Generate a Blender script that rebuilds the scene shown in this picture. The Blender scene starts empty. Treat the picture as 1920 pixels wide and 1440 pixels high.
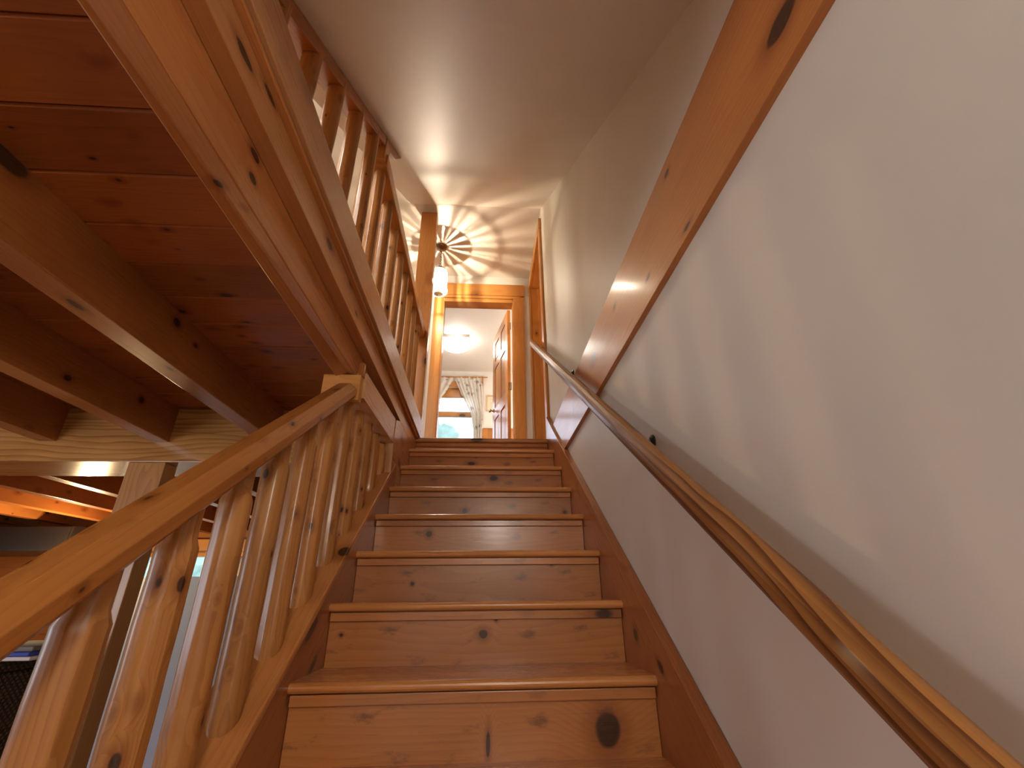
import bpy, bmesh, math, random
from mathutils import Vector, Matrix, noise
random.seed(7)
S = bpy.context.scene
COL = S.collection
PI = math.pi
# ------------------------------------------------------------------ measures (metres; x right, y up the stairs, z up)
RISE, RUN = 0.18815, 0.26599
SL = RISE / RUN
ANG = math.atan(SL)
XW = 1.035            # right wall face
ZF = 1.305            # upper floor
ZC = 3.70             # upper ceiling
ZL = -1.22            # lower floor
ZP = 1.25             # plank ceiling of the lower room
SC, SS = 2.267, 0.755  # sloped ceiling: z = SC + SS*y
CX, CY, CZ = 0.50507, -1.47097, 0.22428
ROOTS = []

# ------------------------------------------------------------------ node helpers
class NT:
    def __init__(s, mat):
        s.t = mat.node_tree; s.n = s.t.nodes; s.l = s.t.links
    def new(s, typ, **kw):
        n = s.n.new(typ)
        for k, v in kw.items(): setattr(n, k, v)
        return n
    def put(s, sock, v):
        if hasattr(v, 'is_linked') or isinstance(v, bpy.types.NodeSocket): s.l.new(v, sock)
        else: sock.default_value = v
    def m(s, op, a, b=0.0, c=None, clamp=False):
        n = s.new('ShaderNodeMath', operation=op, use_clamp=clamp)
        s.put(n.inputs[0], a); s.put(n.inputs[1], b)
        if c is not None: s.put(n.inputs[2], c)
        return n.outputs[0]
    def vm(s, op, a, b=(0, 0, 0), out=0):
        n = s.new('ShaderNodeVectorMath', operation=op)
        s.put(n.inputs[0], a); s.put(n.inputs[1], b)
        return n.outputs[out]
    def scale(s, a, k):
        n = s.new('ShaderNodeVectorMath', operation='SCALE')
        s.put(n.inputs[0], a); s.put(n.inputs[3], k); return n.outputs[0]
    def mix(s, f, a, b, blend='MIX'):
        n = s.new('ShaderNodeMix', data_type='RGBA', blend_type=blend)
        s.put(n.inputs[0], f); s.put(n.inputs[6], a); s.put(n.inputs[7], b)
        return n.outputs[2]
    def rng(s, v, a, b, c=0.0, d=1.0, smooth=False):
        n = s.new('ShaderNodeMapRange', interpolation_type='SMOOTHSTEP' if smooth else 'LINEAR')
        s.put(n.inputs[0], v); s.put(n.inputs[1], a); s.put(n.inputs[2], b); s.put(n.inputs[3], c); s.put(n.inputs[4], d)
        return n.outputs[0]
    def noise(s, v, scale, detail=2.0, rough=.5):
        n = s.new('ShaderNodeTexNoise'); s.put(n.inputs['Vector'], v)
        n.inputs['Scale'].default_value = scale; n.inputs['Detail'].default_value = detail
        n.inputs['Roughness'].default_value = rough
        return n.outputs[0]
    def sep(s, v):
        n = s.new('ShaderNodeSeparateXYZ'); s.put(n.inputs[0], v); return n.outputs
    def comb(s, x, y, z):
        n = s.new('ShaderNodeCombineXYZ')
        for i, v in enumerate((x, y, z)): s.put(n.inputs[i], v)
        return n.outputs[0]

def rgb(c): return (c[0], c[1], c[2], 1.0)

def base_mat(name):
    m = bpy.data.materials.new(name); m.use_nodes = True
    nt = NT(m); b = m.node_tree.nodes['Principled BSDF']
    return m, nt, b

def plain(name, col, rough=.5, metal=0.0, spec=.5, bump=0.0, bscale=40, var=.05, coat=0.0, vscale=3):
    m, nt, b = base_mat(name)
    tc = nt.new('ShaderNodeTexCoord').outputs['Object']
    n = nt.noise(tc, vscale, 3)
    k = nt.rng(n, .3, .7, 1 - var, 1 + var)
    c = nt.mix(1.0, rgb(col), nt.comb(k, k, k), 'MULTIPLY')
    nt.put(b.inputs['Base Color'], c)
    b.inputs['Roughness'].default_value = rough; b.inputs['Metallic'].default_value = metal
    b.inputs['Specular IOR Level'].default_value = spec; b.inputs['Coat Weight'].default_value = coat
    if bump:
        bn = nt.new('ShaderNodeBump'); bn.inputs['Strength'].default_value = bump; bn.inputs['Distance'].default_value = .002
        nt.put(bn.inputs['Height'], nt.noise(tc, bscale, 4)); nt.put(b.inputs['Normal'], bn.outputs[0])
    return m

def emit(name, col, strength):
    m = bpy.data.materials.new(name); m.use_nodes = True
    n = m.node_tree.nodes; n.clear()
    e = n.new('ShaderNodeEmission'); o = n.new('ShaderNodeOutputMaterial')
    e.inputs[0].default_value = rgb(col); e.inputs[1].default_value = strength
    m.node_tree.links.new(e.outputs[0], o.inputs[0]); return m

def wood(name, light=(0.500, 0.220, 0.065), dark=(0.300, 0.116, 0.032), knots=None, ring=.35, rough=.3, knot_amt=.35, kscale=1.0, plank=None, ringw=.014, coat=.16, scuff=0.0, streak=.65):
    """knotty pine; local X of the object is the grain; knots = [(x,y,z,ru,rv)] in object space"""
    m, nt, b = base_mat(name)
    oc = nt.new('ShaderNodeTexCoord').outputs['Object']
    rnd = nt.new('ShaderNodeObjectInfo').outputs['Random']
    off = nt.comb(nt.m('MULTIPLY', rnd, 37.3), nt.m('MULTIPLY', rnd, 71.7), nt.m('MULTIPLY', rnd, 53.1))
    g = nt.vm('ADD', oc, off)
    pv = None
    if plank:
        ax, w, o0 = plank
        i = nt.m('FLOOR', nt.m('DIVIDE', nt.m('SUBTRACT', nt.sep(oc)[ax], o0), w))
        wn = nt.new('ShaderNodeTexWhiteNoise', noise_dimensions='1D'); nt.put(wn.inputs['W'], i)
        pv = wn.outputs[0]
        g = nt.vm('ADD', g, nt.scale(wn.outputs[1], 20.0))
    # scattered knots
    kc = nt.vm('MULTIPLY', g, (3.6 * kscale, 6.5 * kscale, 6.5 * kscale))
    vo = nt.new('ShaderNodeTexVoronoi', feature='F1'); nt.put(vo.inputs['Vector'], kc); vo.inputs['Scale'].default_value = 1.0
    d = vo.outputs['Distance']; rc = nt.sep(vo.outputs['Color'])
    r = nt.m('MULTIPLY', nt.m('POWER', nt.m('DIVIDE', nt.m('MAXIMUM', nt.m('SUBTRACT', rc[0], 1 - knot_amt), 0.0), max(knot_amt, .02)), .7), .21)
    wob = nt.m('MULTIPLY', nt.m('SUBTRACT', nt.noise(g, 60, 2), .5), .05)
    dd = nt.m('ADD', d, wob)
    kn = nt.m('MULTIPLY', nt.rng(dd, nt.m('MULTIPLY', r, .75), nt.m('MULTIPLY', r, 1.1), 1, 0, True), nt.m('GREATER_THAN', r, .012))
    halo = nt.m('MULTIPLY', nt.rng(dd, r, nt.m('MULTIPLY', r, 2.6), 1, 0, True), nt.m('GREATER_THAN', r, .012))
    pull = nt.m('MULTIPLY', nt.rng(d, 0.0, nt.m('MULTIPLY', r, 4.0), 1, 0, True), .02)
    for (kx, ky, kz, ru, rv) in (knots or []):
        q = nt.vm('MULTIPLY', nt.vm('SUBTRACT', oc, (kx, ky, kz)), (1 / ru, 1 / rv, 1 / rv))
        e = nt.vm('LENGTH', q, out=1)
        ew = nt.m('ADD', e, nt.m('MULTIPLY', nt.m('SUBTRACT', nt.noise(oc, .35 / rv, 3), .5), .7))
        kn = nt.m('MAXIMUM', kn, nt.rng(ew, .8, 1.1, 1, 0, True))
        halo = nt.m('MAXIMUM', halo, nt.rng(ew, .9, 2.6, 1, 0, True))
        pull = nt.m('ADD', pull, nt.m('MULTIPLY', nt.rng(e, 0.0, 5.0, 1, 0, True), rv * 1.3))
    # growth rings, cut lengthwise
    sx, sy, sz = nt.sep(g)
    n1 = nt.noise(nt.vm('MULTIPLY', g, (1.1, 5, 5)), 1.0, 2)
    n2 = nt.noise(nt.vm('MULTIPLY', g, (3.0, 22, 22)), 1.0, 2)
    rad = nt.m('SQRT', nt.m('ADD', nt.m('POWER', nt.m('ABSOLUTE', nt.m('ADD', nt.m('PINGPONG', sy, .3), .05)), 2.0), nt.m('POWER', nt.m('ABSOLUTE', nt.m('ADD', nt.m('PINGPONG', sz, .27), .03)), 2.0)))
    rad = nt.m('ADD', rad, nt.m('ADD', nt.m('MULTIPLY', n1, .10), nt.m('MULTIPLY', n2, .012)))
    rad = nt.m('ADD', rad, pull)
    rg = nt.m('FRACT', nt.m('DIVIDE', rad, ringw))
    rg = nt.m('POWER', rg, 2.2)
    st = nt.noise(nt.vm('MULTIPLY', g, (4, 170, 170)), 1.0, 3, .6)
    bl = nt.noise(nt.vm('MULTIPLY', g, (2.0, 4.5, 4.5)), 1.0, 2)
    f = nt.m('ADD', nt.m('MULTIPLY', rg, ring), nt.m('MULTIPLY', nt.m('SUBTRACT', st, .5), streak))
    f = nt.m('ADD', f, nt.m('MULTIPLY', nt.m('SUBTRACT', bl, .42), 1.5), clamp=True)
    c = nt.mix(f, rgb(light), rgb(dark))
    red = (dark[0] * .62, dark[1] * .45, dark[2] * .45)
    c = nt.mix(nt.m('MULTIPLY', halo, .55), c, rgb(red))
    kin = nt.mix(nt.noise(oc, 160, 2), rgb((.010, .005, .003)), rgb((.060, .026, .012)))
    c = nt.mix(nt.m('MULTIPLY', kn, .93), c, kin)
    if scuff:
        sc = nt.noise(nt.vm('MULTIPLY', oc, (9, 22, 22)), 1.0, 5, .65)
        c = nt.mix(nt.m('MULTIPLY', nt.rng(sc, .56, .72, 0, 1, True), scuff), c, rgb((.10, .045, .022)))
    k = nt.m('ADD', nt.m('MULTIPLY', rnd, .22), .89)
    if pv: k = nt.m('MULTIPLY', k, nt.m('ADD', nt.m('MULTIPLY', pv, .35), .8))
    c = nt.mix(1.0, c, nt.comb(k, k, k), 'MULTIPLY')
    nt.put(b.inputs['Base Color'], c)
    nt.put(b.inputs['Roughness'], nt.rng(st, .3, .7, rough * .85, rough * 1.2))
    b.inputs['Coat Weight'].default_value = coat; b.inputs['Coat Roughness'].default_value = .16
    b.inputs['Specular IOR Level'].default_value = .32
    bn = nt.new('ShaderNodeBump'); bn.inputs['Strength'].default_value = .12; bn.inputs['Distance'].default_value = .001
    nt.put(bn.inputs['Height'], nt.m('SUBTRACT', nt.m('MULTIPLY', st, .6), kn)); nt.put(b.inputs['Normal'], bn.outputs[0])
    return m

# ------------------------------------------------------------------ object helpers
def link(o, parent=None, M=None):
    COL.objects.link(o)
    if parent is not None:
        o.parent = parent
        if M is not None:
            pl = parent['_loc'] if '_loc' in parent else parent.location
            o.matrix_basis = Matrix.Translation(-Vector(pl)) @ M
    elif M is not None:
        o.matrix_basis = M
    return o

def tag(o, label, cat, group=None, kind=None):
    if label: o['label'] = label
    if cat: o['category'] = cat
    if group: o['group'] = group
    if kind: o['kind'] = kind
    return o

def thing(name, loc, label=None, cat=None, group=None, kind=None):
    o = bpy.data.objects.new(name, None); o.location = loc; o.empty_display_size = .05
    COL.objects.link(o); tag(o, label, cat, group, kind); return o

def wpos(o):  # accumulated origin of a chain of un-rotated parents
    p = Vector((0, 0, 0))
    while o is not None:
        p = p + o.matrix_basis.translation; o = o.parent
    return p

def finish(name, bm, mat, parent=None, M=None, bevel=0.0, smooth=False, segs=2):
    bmesh.ops.recalc_face_normals(bm, faces=bm.faces)
    if bevel:
        es = [e for e in bm.edges if len(e.link_faces) == 2 and e.calc_face_angle(0) > .6]
        bmesh.ops.bevel(bm, geom=es, offset=bevel, segments=segs, affect='EDGES', profile=.6, clamp_overlap=True)
    me = bpy.data.meshes.new(name); bm.to_mesh(me); bm.free()
    if smooth:
        for p in me.polygons: p.use_smooth = True
        me.set_sharp_from_angle(angle=math.radians(28))
    ms = mat if isinstance(mat, (list, tuple)) else [mat]
    for m in ms: me.materials.append(m)
    o = bpy.data.objects.new(name, me)
    COL.objects.link(o)
    M = M or Matrix.Identity(4)
    if parent is not None:
        o.parent = parent
        pm = chain(parent)
        o.matrix_basis = pm.inverted() @ M
    else: o.matrix_basis = M
    return o

def chain(o):
    m = o.matrix_basis.copy()
    while o.parent is not None:
        o = o.parent; m = o.matrix_basis @ m
    return m

def bbox(bm, a, b):
    """axis aligned box from a to b"""
    x0, y0, z0 = a; x1, y1, z1 = b
    v = [bm.verts.new(p) for p in ((x0, y0, z0), (x1, y0, z0), (x1, y1, z0), (x0, y1, z0), (x0, y0, z1), (x1, y0, z1), (x1, y1, z1), (x0, y1, z1))]
    for f in ((0, 3, 2, 1), (4, 5, 6, 7), (0, 1, 5, 4), (1, 2, 6, 5), (2, 3, 7, 6), (3, 0, 4, 7)): bm.faces.new([v[i] for i in f])
    return v

def frame(origin, xdir, zhint=(0, 0, 1)):
    x = Vector(xdir).normalized(); z = Vector(zhint); z = (z - x * z.dot(x)).normalized(); y = z.cross(x)
    M = Matrix.Identity(4)
    for i in range(3): M[i][0] = x[i]; M[i][1] = y[i]; M[i][2] = z[i]; M[i][3] = origin[i]
    return M

def lbox(name, a, b, mat, parent=None, grain='x', bevel=.002):
    """box between world corners a,b ; grain direction becomes local X"""
    a = Vector(a); b = Vector(b); c = (a + b) / 2; d = b - a
    if grain == 'x': M = frame(c, (1, 0, 0)); h = (d.x, d.y, d.z)
    elif grain == 'y': M = frame(c, (0, 1, 0)); h = (d.y, d.x, d.z)
    else: M = frame(c, (0, 0, 1), (0, 1, 0)); h = (d.z, d.x, d.y)
    bm = bmesh.new(); bbox(bm, [-q / 2 for q in h], [q / 2 for q in h])
    return finish(name, bm, mat, parent, M, bevel)

def prism(name, poly, axis_frame, L, mat, parent=None, bevel=.002, shear=None, smooth=False):
    """profile poly [(ly,lz)] extruded along local X from 0 to L"""
    bm = bmesh.new(); n = len(poly)
    A = [bm.verts.new((0 + (shear[0](y, z) if shear else 0), y, z)) for y, z in poly]
    B = [bm.verts.new((L + (shear[1](y, z) if shear else 0), y, z)) for y, z in poly]
    bm.faces.new(A[::-1]); bm.faces.new(B)
    for i in range(n): bm.faces.new((A[i], A[(i + 1) % n], B[(i + 1) % n], B[i]))
    return finish(name, bm, mat, parent, axis_frame, bevel, smooth)

def plate(name, pts, thick, mat, parent=None, M=None, bevel=.002):
    """world polygon pts (coplanar) extruded by vector thick, expressed in frame M so that local X is the grain"""
    M = M or Matrix.Identity(4); I = M.inverted()
    bm = bmesh.new()
    A = [bm.verts.new(I @ Vector(p)) for p in pts]; B = [bm.verts.new(I @ (Vector(p) + Vector(thick))) for p in pts]
    bm.faces.new(A[::-1]); bm.faces.new(B); n = len(pts)
    for i in range(n): bm.faces.new((A[i], A[(i + 1) % n], B[(i + 1) % n], B[i]))
    return finish(name, bm, mat, parent, M, bevel)

def lathe_bm(bm, prof, seg=24, axis='z', wob=None):
    """prof [(r, t)] along axis"""
    rings = []
    for r, t in prof:
        ring = []
        for i in range(seg):
            a = 2 * PI * i / seg; rr = r * (wob(a, t) if wob else 1)
            p = (rr * math.cos(a), rr * math.sin(a), t) if axis == 'z' else (t, rr * math.cos(a), rr * math.sin(a))
            ring.append(bm.verts.new(p))
        rings.append(ring)
    for A, B in zip(rings, rings[1:]):
        for i in range(seg): bm.faces.new((A[i], A[(i + 1) % seg], B[(i + 1) % seg], B[i]))
    bm.faces.new(rings[0][::-1]); bm.faces.new(rings[-1])
    return rings

def tube_bm(bm, pts, r, seg=8):
    rings = []
    for i, p in enumerate(pts):
        p = Vector(p); t = (Vector(pts[min(i + 1, len(pts) - 1)]) - Vector(pts[max(i - 1, 0)])).normalized()
        u = t.orthogonal().normalized() if not rings else (pu - t * pu.dot(t)).normalized()
        pu = u; w = t.cross(u)
        rings.append([bm.verts.new(p + (u * math.cos(2 * PI * k / seg) + w * math.sin(2 * PI * k / seg)) * r) for k in range(seg)])
    for A, B in zip(rings, rings[1:]):
        for k in range(seg): bm.faces.new((A[k], A[(k + 1) % seg], B[(k + 1) % seg], B[k]))
    bm.faces.new(rings[0][::-1]); bm.faces.new(rings[-1])

def torus_bm(bm, c, R, r, ax=(0, 0, 1), sx=1.0, seg=20, ms=6):
    ax = Vector(ax).normalized(); u = ax.orthogonal().normalized() if abs(ax.z) < .9 else Vector((1, 0, 0)); w = ax.cross(u)
    rings = []
    for i in range(seg):
        a = 2 * PI * i / seg; rad = u * math.cos(a) + w * math.sin(a) * sx
        cc = Vector(c) + rad * R
        rings.append([bm.verts.new(cc + rad.normalized() * math.cos(2 * PI * k / ms) * r + ax * math.sin(2 * PI * k / ms) * r) for k in range(ms)])
    for i in range(seg):
        A, B = rings[i], rings[(i + 1) % seg]
        for k in range(ms): bm.faces.new((A[k], A[(k + 1) % ms], B[(k + 1) % ms], B[k]))

def wk(knots, M):
    """world knots (x,y,z,ru,rv) to object space"""
    I = M.inverted()
    return [tuple(I @ Vector(k[:3])) + (k[3], k[4]) for k in knots]

# ------------------------------------------------------------------ materials
STAIR = dict(light=(.44, .170, .049), dark=(.29, .096, .025))
RED = dict(light=(.37, .132, .031), dark=(.23, .068, .014))
LOG = dict(light=(0.440, 0.198, 0.055), dark=(0.280, 0.101, 0.025))
m_stair = wood('pine_stair', **STAIR, scuff=.35, knot_amt=.05)
m_nose = wood('pine_nosing', light=(.52, .215, .064), dark=(.36, .132, .034), knot_amt=.06, rough=.26)
m_str = wood('pine_stringer', light=(0.360, 0.123, 0.033), dark=(0.230, 0.068, 0.017), knot_amt=.2)
m_log = wood('pine_log', **LOG, knot_amt=.7, kscale=3.3, rough=.36, ring=.5, ringw=.010, coat=.2)
m_rail = wood('pine_handrail', light=(0.420, 0.160, 0.036), dark=(0.290, 0.095, 0.020), knot_amt=.6, kscale=3.2)
m_trim = wood('pine_trim', light=(0.520, 0.237, 0.068), dark=(0.340, 0.127, 0.034), knot_amt=.3)
m_fascia_lit = wood('pine_fascia_lit', light=(.52, .275, .120), dark=(.39, .180, .068), knot_amt=.2)  # lightened pine: pale light from the bedroom is put into its colour
m_beam = wood('pine_beam', **RED, kscale=1.7, knot_amt=.5, ring=.3)
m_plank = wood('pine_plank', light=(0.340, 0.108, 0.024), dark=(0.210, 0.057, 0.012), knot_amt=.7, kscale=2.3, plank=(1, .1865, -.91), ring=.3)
m_oak = wood('oak_beam', light=(0.470, 0.237, 0.074), dark=(0.250, 0.105, 0.029), knot_amt=.03, ring=.75, ringw=.02, streak=.9, rough=.22)
m_door = wood('pine_door', light=(0.560, 0.259, 0.069), dark=(0.400, 0.154, 0.036), knot_amt=.2, rough=.30)
m_oakrail = wood('oak_handrail', light=(0.360, 0.154, 0.042), dark=(.13, .042, .012), knot_amt=.02, ring=1.25, ringw=.019, streak=.45, rough=.42, coat=.1)
m_floor = wood('pine_floor', **STAIR, knot_amt=.2, plank=(1, .13, 0))
m_logwall = wood('log_wall_wood', light=(0.380, 0.143, 0.038), dark=(0.240, 0.077, 0.019), knot_amt=.3, plank=(2, .2, 0))
m_wall = plain('wall_plaster', (.68, .635, .565), rough=.5, spec=.35, bump=.12, bscale=90, var=.03)
m_white = plain('white_plaster', (.78, .75, .69), rough=.5, bump=.12, bscale=90, var=.03)
m_ceil = plain('ceiling_plaster', (.67, .61, .53), rough=.44, spec=.38, bump=.10, bscale=60, var=.03)
m_brass = plain('dark_bronze', (.16, .10, .055), rough=.32, metal=1.0)
m_black = plain('dark_iron', (.02, .014, .012), rough=.4, metal=.6)
m_nickel = plain('nickel', (.55, .50, .42), rough=.25, metal=1.0)
m_cabinet = plain('dark_glossy_lacquer', (.012, .008, .007), rough=.32, coat=.1)
m_fixt = plain('white_enamel', (.72, .68, .62), rough=.35)
m_mat = plain('picture_mount', (.74, .66, .52), rough=.6)
m_frame = plain('pale_gilt_frame', (.62, .46, .26), rough=.35)
m_paper = plain('faded_print', (.70, .58, .42), rough=.6, var=.25, vscale=25)
m_lino = plain('lower_floor_boards', (.30, .13, .05), rough=.35)

def wicker():
    m, nt, b = base_mat('dark_wicker')
    oc = nt.new('ShaderNodeTexCoord').outputs['Object']; x, y, z = nt.sep(oc)
    h = nt.m('ADD', x, y)
    w = nt.m('MULTIPLY', nt.m('SINE', nt.m('MULTIPLY', h, 260)), nt.m('SINE', nt.m('MULTIPLY', z, 260)))
    f = nt.rng(w, -.6, .8)
    nt.put(b.inputs['Base Color'], nt.mix(f, rgb((.014, .007, .004)), rgb((.075, .040, .020))))
    b.inputs['Roughness'].default_value = .5
    bn = nt.new('ShaderNodeBump'); bn.inputs['Distance'].default_value = .004; nt.put(bn.inputs['Height'], w); nt.put(b.inputs['Normal'], bn.outputs[0])
    return m
m_wicker = wicker()

def curtain_mat():
    m, nt, b = base_mat('floral_voile')
    oc = nt.new('ShaderNodeTexCoord').outputs['Object']
    v = nt.new('ShaderNodeTexVoronoi', feature='F1'); nt.put(v.inputs['Vector'], oc); v.inputs['Scale'].default_value = 9.5
    leaf = nt.m('ADD', v.outputs['Distance'], nt.m('MULTIPLY', nt.noise(oc, 45, 3), .8))
    f = nt.rng(leaf, .58, .74, 1, 0, True)
    f = nt.m('MULTIPLY', f, nt.rng(nt.noise(oc, 9, 2), .34, .50))
    c = nt.mix(nt.m('MULTIPLY', f, .8), rgb((.90, .88, .83)), rgb((.26, .25, .21)))
    nt.put(b.inputs['Base Color'], c); b.inputs['Roughness'].default_value = .8
    tr = nt.new('ShaderNodeBsdfTranslucent'); nt.put(tr.inputs[0], c)
    tp = nt.new('ShaderNodeBsdfTransparent')
    a = nt.new('ShaderNodeMixShader'); a.inputs[0].default_value = .4
    nt.l.new(b.outputs[0], a.inputs[1]); nt.l.new(tr.outputs[0], a.inputs[2])
    a2 = nt.new('ShaderNodeMixShader'); a2.inputs[0].default_value = .16
    nt.l.new(a.outputs[0], a2.inputs[1]); nt.l.new(tp.outputs[0], a2.inputs[2])
    out = [n for n in m.node_tree.nodes if n.type == 'OUTPUT_MATERIAL'][0]
    nt.l.new(a2.outputs[0], out.inputs[0]); return m
m_curtain = curtain_mat()

def glass(name, tint=(1, 1, 1), gloss=.08, diff=0.0):
    m = bpy.data.materials.new(name); m.use_nodes = True; nt = NT(m); nt.n.clear()
    o = nt.new('ShaderNodeOutputMaterial'); t = nt.new('ShaderNodeBsdfTransparent'); t.inputs[0].default_value = rgb(tint)
    g = nt.new('ShaderNodeBsdfGlossy'); g.inputs['Roughness'].default_value = .03
    a = nt.new('ShaderNodeMixShader'); a.inputs[0].default_value = gloss
    nt.l.new(t.outputs[0], a.inputs[1]); nt.l.new(g.outputs[0], a.inputs[2]); last = a.outputs[0]
    if diff:
        d = nt.new('ShaderNodeBsdfTranslucent'); d.inputs[0].default_value = (.95, .9, .8, 1)
        a2 = nt.new('ShaderNodeMixShader'); a2.inputs[0].default_value = diff
        nt.l.new(last, a2.inputs[1]); nt.l.new(d.outputs[0], a2.inputs[2]); last = a2.outputs[0]
    nt.l.new(last, o.inputs[0]); return m
m_pane = glass('window_glass')
m_lampglass = glass('lantern_glass', (1, .96, .9), .05, .12)
nt = NT(m_lampglass)
_o = nt.sep(nt.new('ShaderNodeTexCoord').outputs['Object'])
_a = nt.m('ARCTAN2', _o[0], _o[1])
_n = nt.noise(nt.comb(nt.m('MULTIPLY', nt.m('SINE', _a), 3.2), nt.m('MULTIPLY', nt.m('COSINE', _a), 3.2), nt.m('MULTIPLY', _o[2], 1.0)), 1.9, 3, .6)
_f = nt.rng(_n, .46, .57, .22, 1.0, True)
_t = [n for n in nt.n if n.type == 'BSDF_TRANSPARENT'][0]
nt.put(_t.inputs[0], nt.comb(_f, nt.m('MULTIPLY', _f, .97), nt.m('MULTIPLY', _f, .92)))

# ================================================================== SETTING
def struct(o): o['kind'] = 'structure'; return o
def sbox(name, a, b, mat, grain=None, bevel=0.0):
    if grain: return struct(lbox(name, a, b, mat, None, grain, bevel))
    bm = bmesh.new(); bbox(bm, a, b); return struct(finish(name, bm, mat, None, None, bevel))
def boxes(name, lst, mat):
    bm = bmesh.new()
    for a, b in lst: bbox(bm, a, b)
    return struct(finish(name, bm, mat))

YB, YE, XL = -4.3, 5.6, -6.2       # back of entry hall, far wall, left wall of lower room
DY0, DY1, DZ1 = 2.03, 2.92, 3.49   # doorway in the right wall
boxes('wall_right', [((XW, YB, ZL), (XW + .14, DY0, ZC + .1)), ((XW, DY1, ZL), (XW + .14, 3.0, ZC + .1)), ((XW, DY0, DZ1), (XW + .14, DY1, ZC + .1)), ((XW, DY0, ZL), (XW + .14, DY1, ZF - .06)), ((XW, 3.0, ZL), (XW + .14, YE, ZF - .06))], m_wall)
# sloped ceiling over the stairs, then flat
y0 = (ZP - SC) / SS; y1 = (ZC - SC) / SS
bm = bmesh.new()
v = [bm.verts.new(p) for p in ((-.24, y0, ZP), (XW, y0, ZP), (XW, y1, ZC), (-.24, y1, ZC), (-.24, y0 - .1, ZP + .1), (XW, y0 - .1, ZP + .1), (XW, y1 - .1, ZC + .1), (-.24, y1 - .1, ZC + .1))]
for f in ((0, 3, 2, 1), (4, 5, 6, 7), (0, 1, 5, 4), (1, 2, 6, 5), (2, 3, 7, 6), (3, 0, 4, 7)): bm.faces.new([v[i] for i in f])
struct(finish('ceiling_slope', bm, m_ceil))
sbox('ceiling_landing', (-.26, y1 - .1, ZC), (XW, 3.0, ZC + .1), m_ceil)
sbox('ceiling_gallery', (-1.5, y0 - .1, ZC), (-.26, 3.0, ZC + .1), m_ceil)
sbox('ceiling_entry', (-.3, YB, ZP), (XW, y0 + .001, ZP + .1), m_ceil)
sbox('wall_gallery', (-1.5, y0 - .1, ZP + .052), (-1.4, 3.0, ZC), m_white)
sbox('wall_gallery_end', (-1.4, y0 - .1, ZP + .052), (-.26, y0, ZC), m_white)
struct(plate('wall_soffit', [(-.24, y0 - .1, ZP + .06), (-.24, y1 - .02, ZC - .004), (-.24, y1 - .02, ZC + .02), (-.24, y0 - .1, ZC + .02)], (-.02, 0, 0), m_white, None, None, 0))
# wall with the bedroom door
JX0, JX1, JZ = .03, .818, 3.325
boxes('wall_landing', [((-.36, 3.0, ZF - .05), (JX0 - .02, 3.12, ZC + .1)), ((JX1 + .02, 3.0, ZF - .05), (XW + .14, 3.12, ZC + .1)), ((JX0 - .02, 3.0, JZ + .02), (JX1 + .02, 3.12, ZC + .1)), ((-1.7, 3.0, ZF - .05), (-.36, 3.12, ZC + .1)), ((XW + .14, 3.0, ZF - .05), (2.2, 3.12, ZC + .1))], m_white)
sbox('floor_landing', (-1.5, 1.90, ZF - .055), (XW, 3.12, ZF), m_floor, 'x')
sbox('floor_gallery', (-1.5, y0 - .1, ZP + .052), (-.121, 1.90, ZF), m_floor, 'y')
# bedroom shell
BX0, BX1, BY = -1.6, 2.1, 5.59
WX0, WX1, WZ0, WZ1 = -.62, .40, 2.16, 3.42
boxes('wall_bedroom_far', [((BX0, BY, ZF), (WX0, BY + .15, ZC + .1)), ((WX1, BY, ZF), (BX1, BY + .15, ZC + .1)), ((WX0, BY, ZF), (WX1, BY + .15, WZ0)), ((WX0, BY, WZ1), (WX1, BY + .15, ZC + .1))], m_white)
sbox('wall_bedroom_left', (BX0 - .1, 3.0, ZF - .05), (BX0, BY + .15, ZC + .1), m_white)
sbox('wall_bedroom_right', (BX1, 3.0, ZF - .05), (BX1 + .1, BY + .15, ZC + .1), m_white)
sbox('ceiling_bedroom', (BX0, 3.12, ZC), (BX1, BY + .15, ZC + .1), m_white)
sbox('floor_bedroom', (BX0, 3.12, ZF - .055), (BX1, BY + .15, ZF), m_floor, 'y')
# lower room shell
sbox('floor', (XL, YB, ZL - .1), (XW, YE, ZL), m_lino)
FW0, FW1, FZ0, FZ1 = -4.9, -1.9, .33, .79     # far window band
boxes('wall_far', [((XL, YE, ZL), (FW0, YE + .15, ZP + .1)), ((FW1, YE, ZL), (XW, YE + .15, ZP + .1)), ((FW0, YE, ZL), (FW1, YE + .15, FZ0)), ((FW0, YE, FZ1), (FW1, YE + .15, ZP + .1))], m_logwall)
LW0, LW1, LZ0, LZ1 = -1.6, 2.6, -.65, .86     # left wall windows
boxes('wall_left', [((XL - .15, YB, ZL), (XL, LW0, ZP + .1)), ((XL - .15, LW1, ZL), (XL, YE, ZP + .1)), ((XL - .15, LW0, ZL), (XL, LW1, LZ0)), ((XL - .15, LW0, LZ1), (XL, LW1, ZP + .1))], m_logwall)
EW0, EW1, EZ0, EZ1 = -1.5, .25, -1.0, .80     # glazed entry behind the camera
boxes('wall_back', [((XL, YB - .15, ZL), (EW0, YB, ZP + .1)), ((EW1, YB - .15, ZL), (XW, YB, ZP + .1)), ((EW0, YB - .15, ZL), (EW1, YB, EZ0)), ((EW0, YB - .15, EZ1), (EW1, YB, ZP + .1))], m_white)
sbox('wall_partition', (-3.6, 4.0, ZL), (-.3, 4.1, .425), plain('partition_pale_blue', (.36, .44, .58), rough=.55, var=.02))  # one even pale blue over the whole partition
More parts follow.
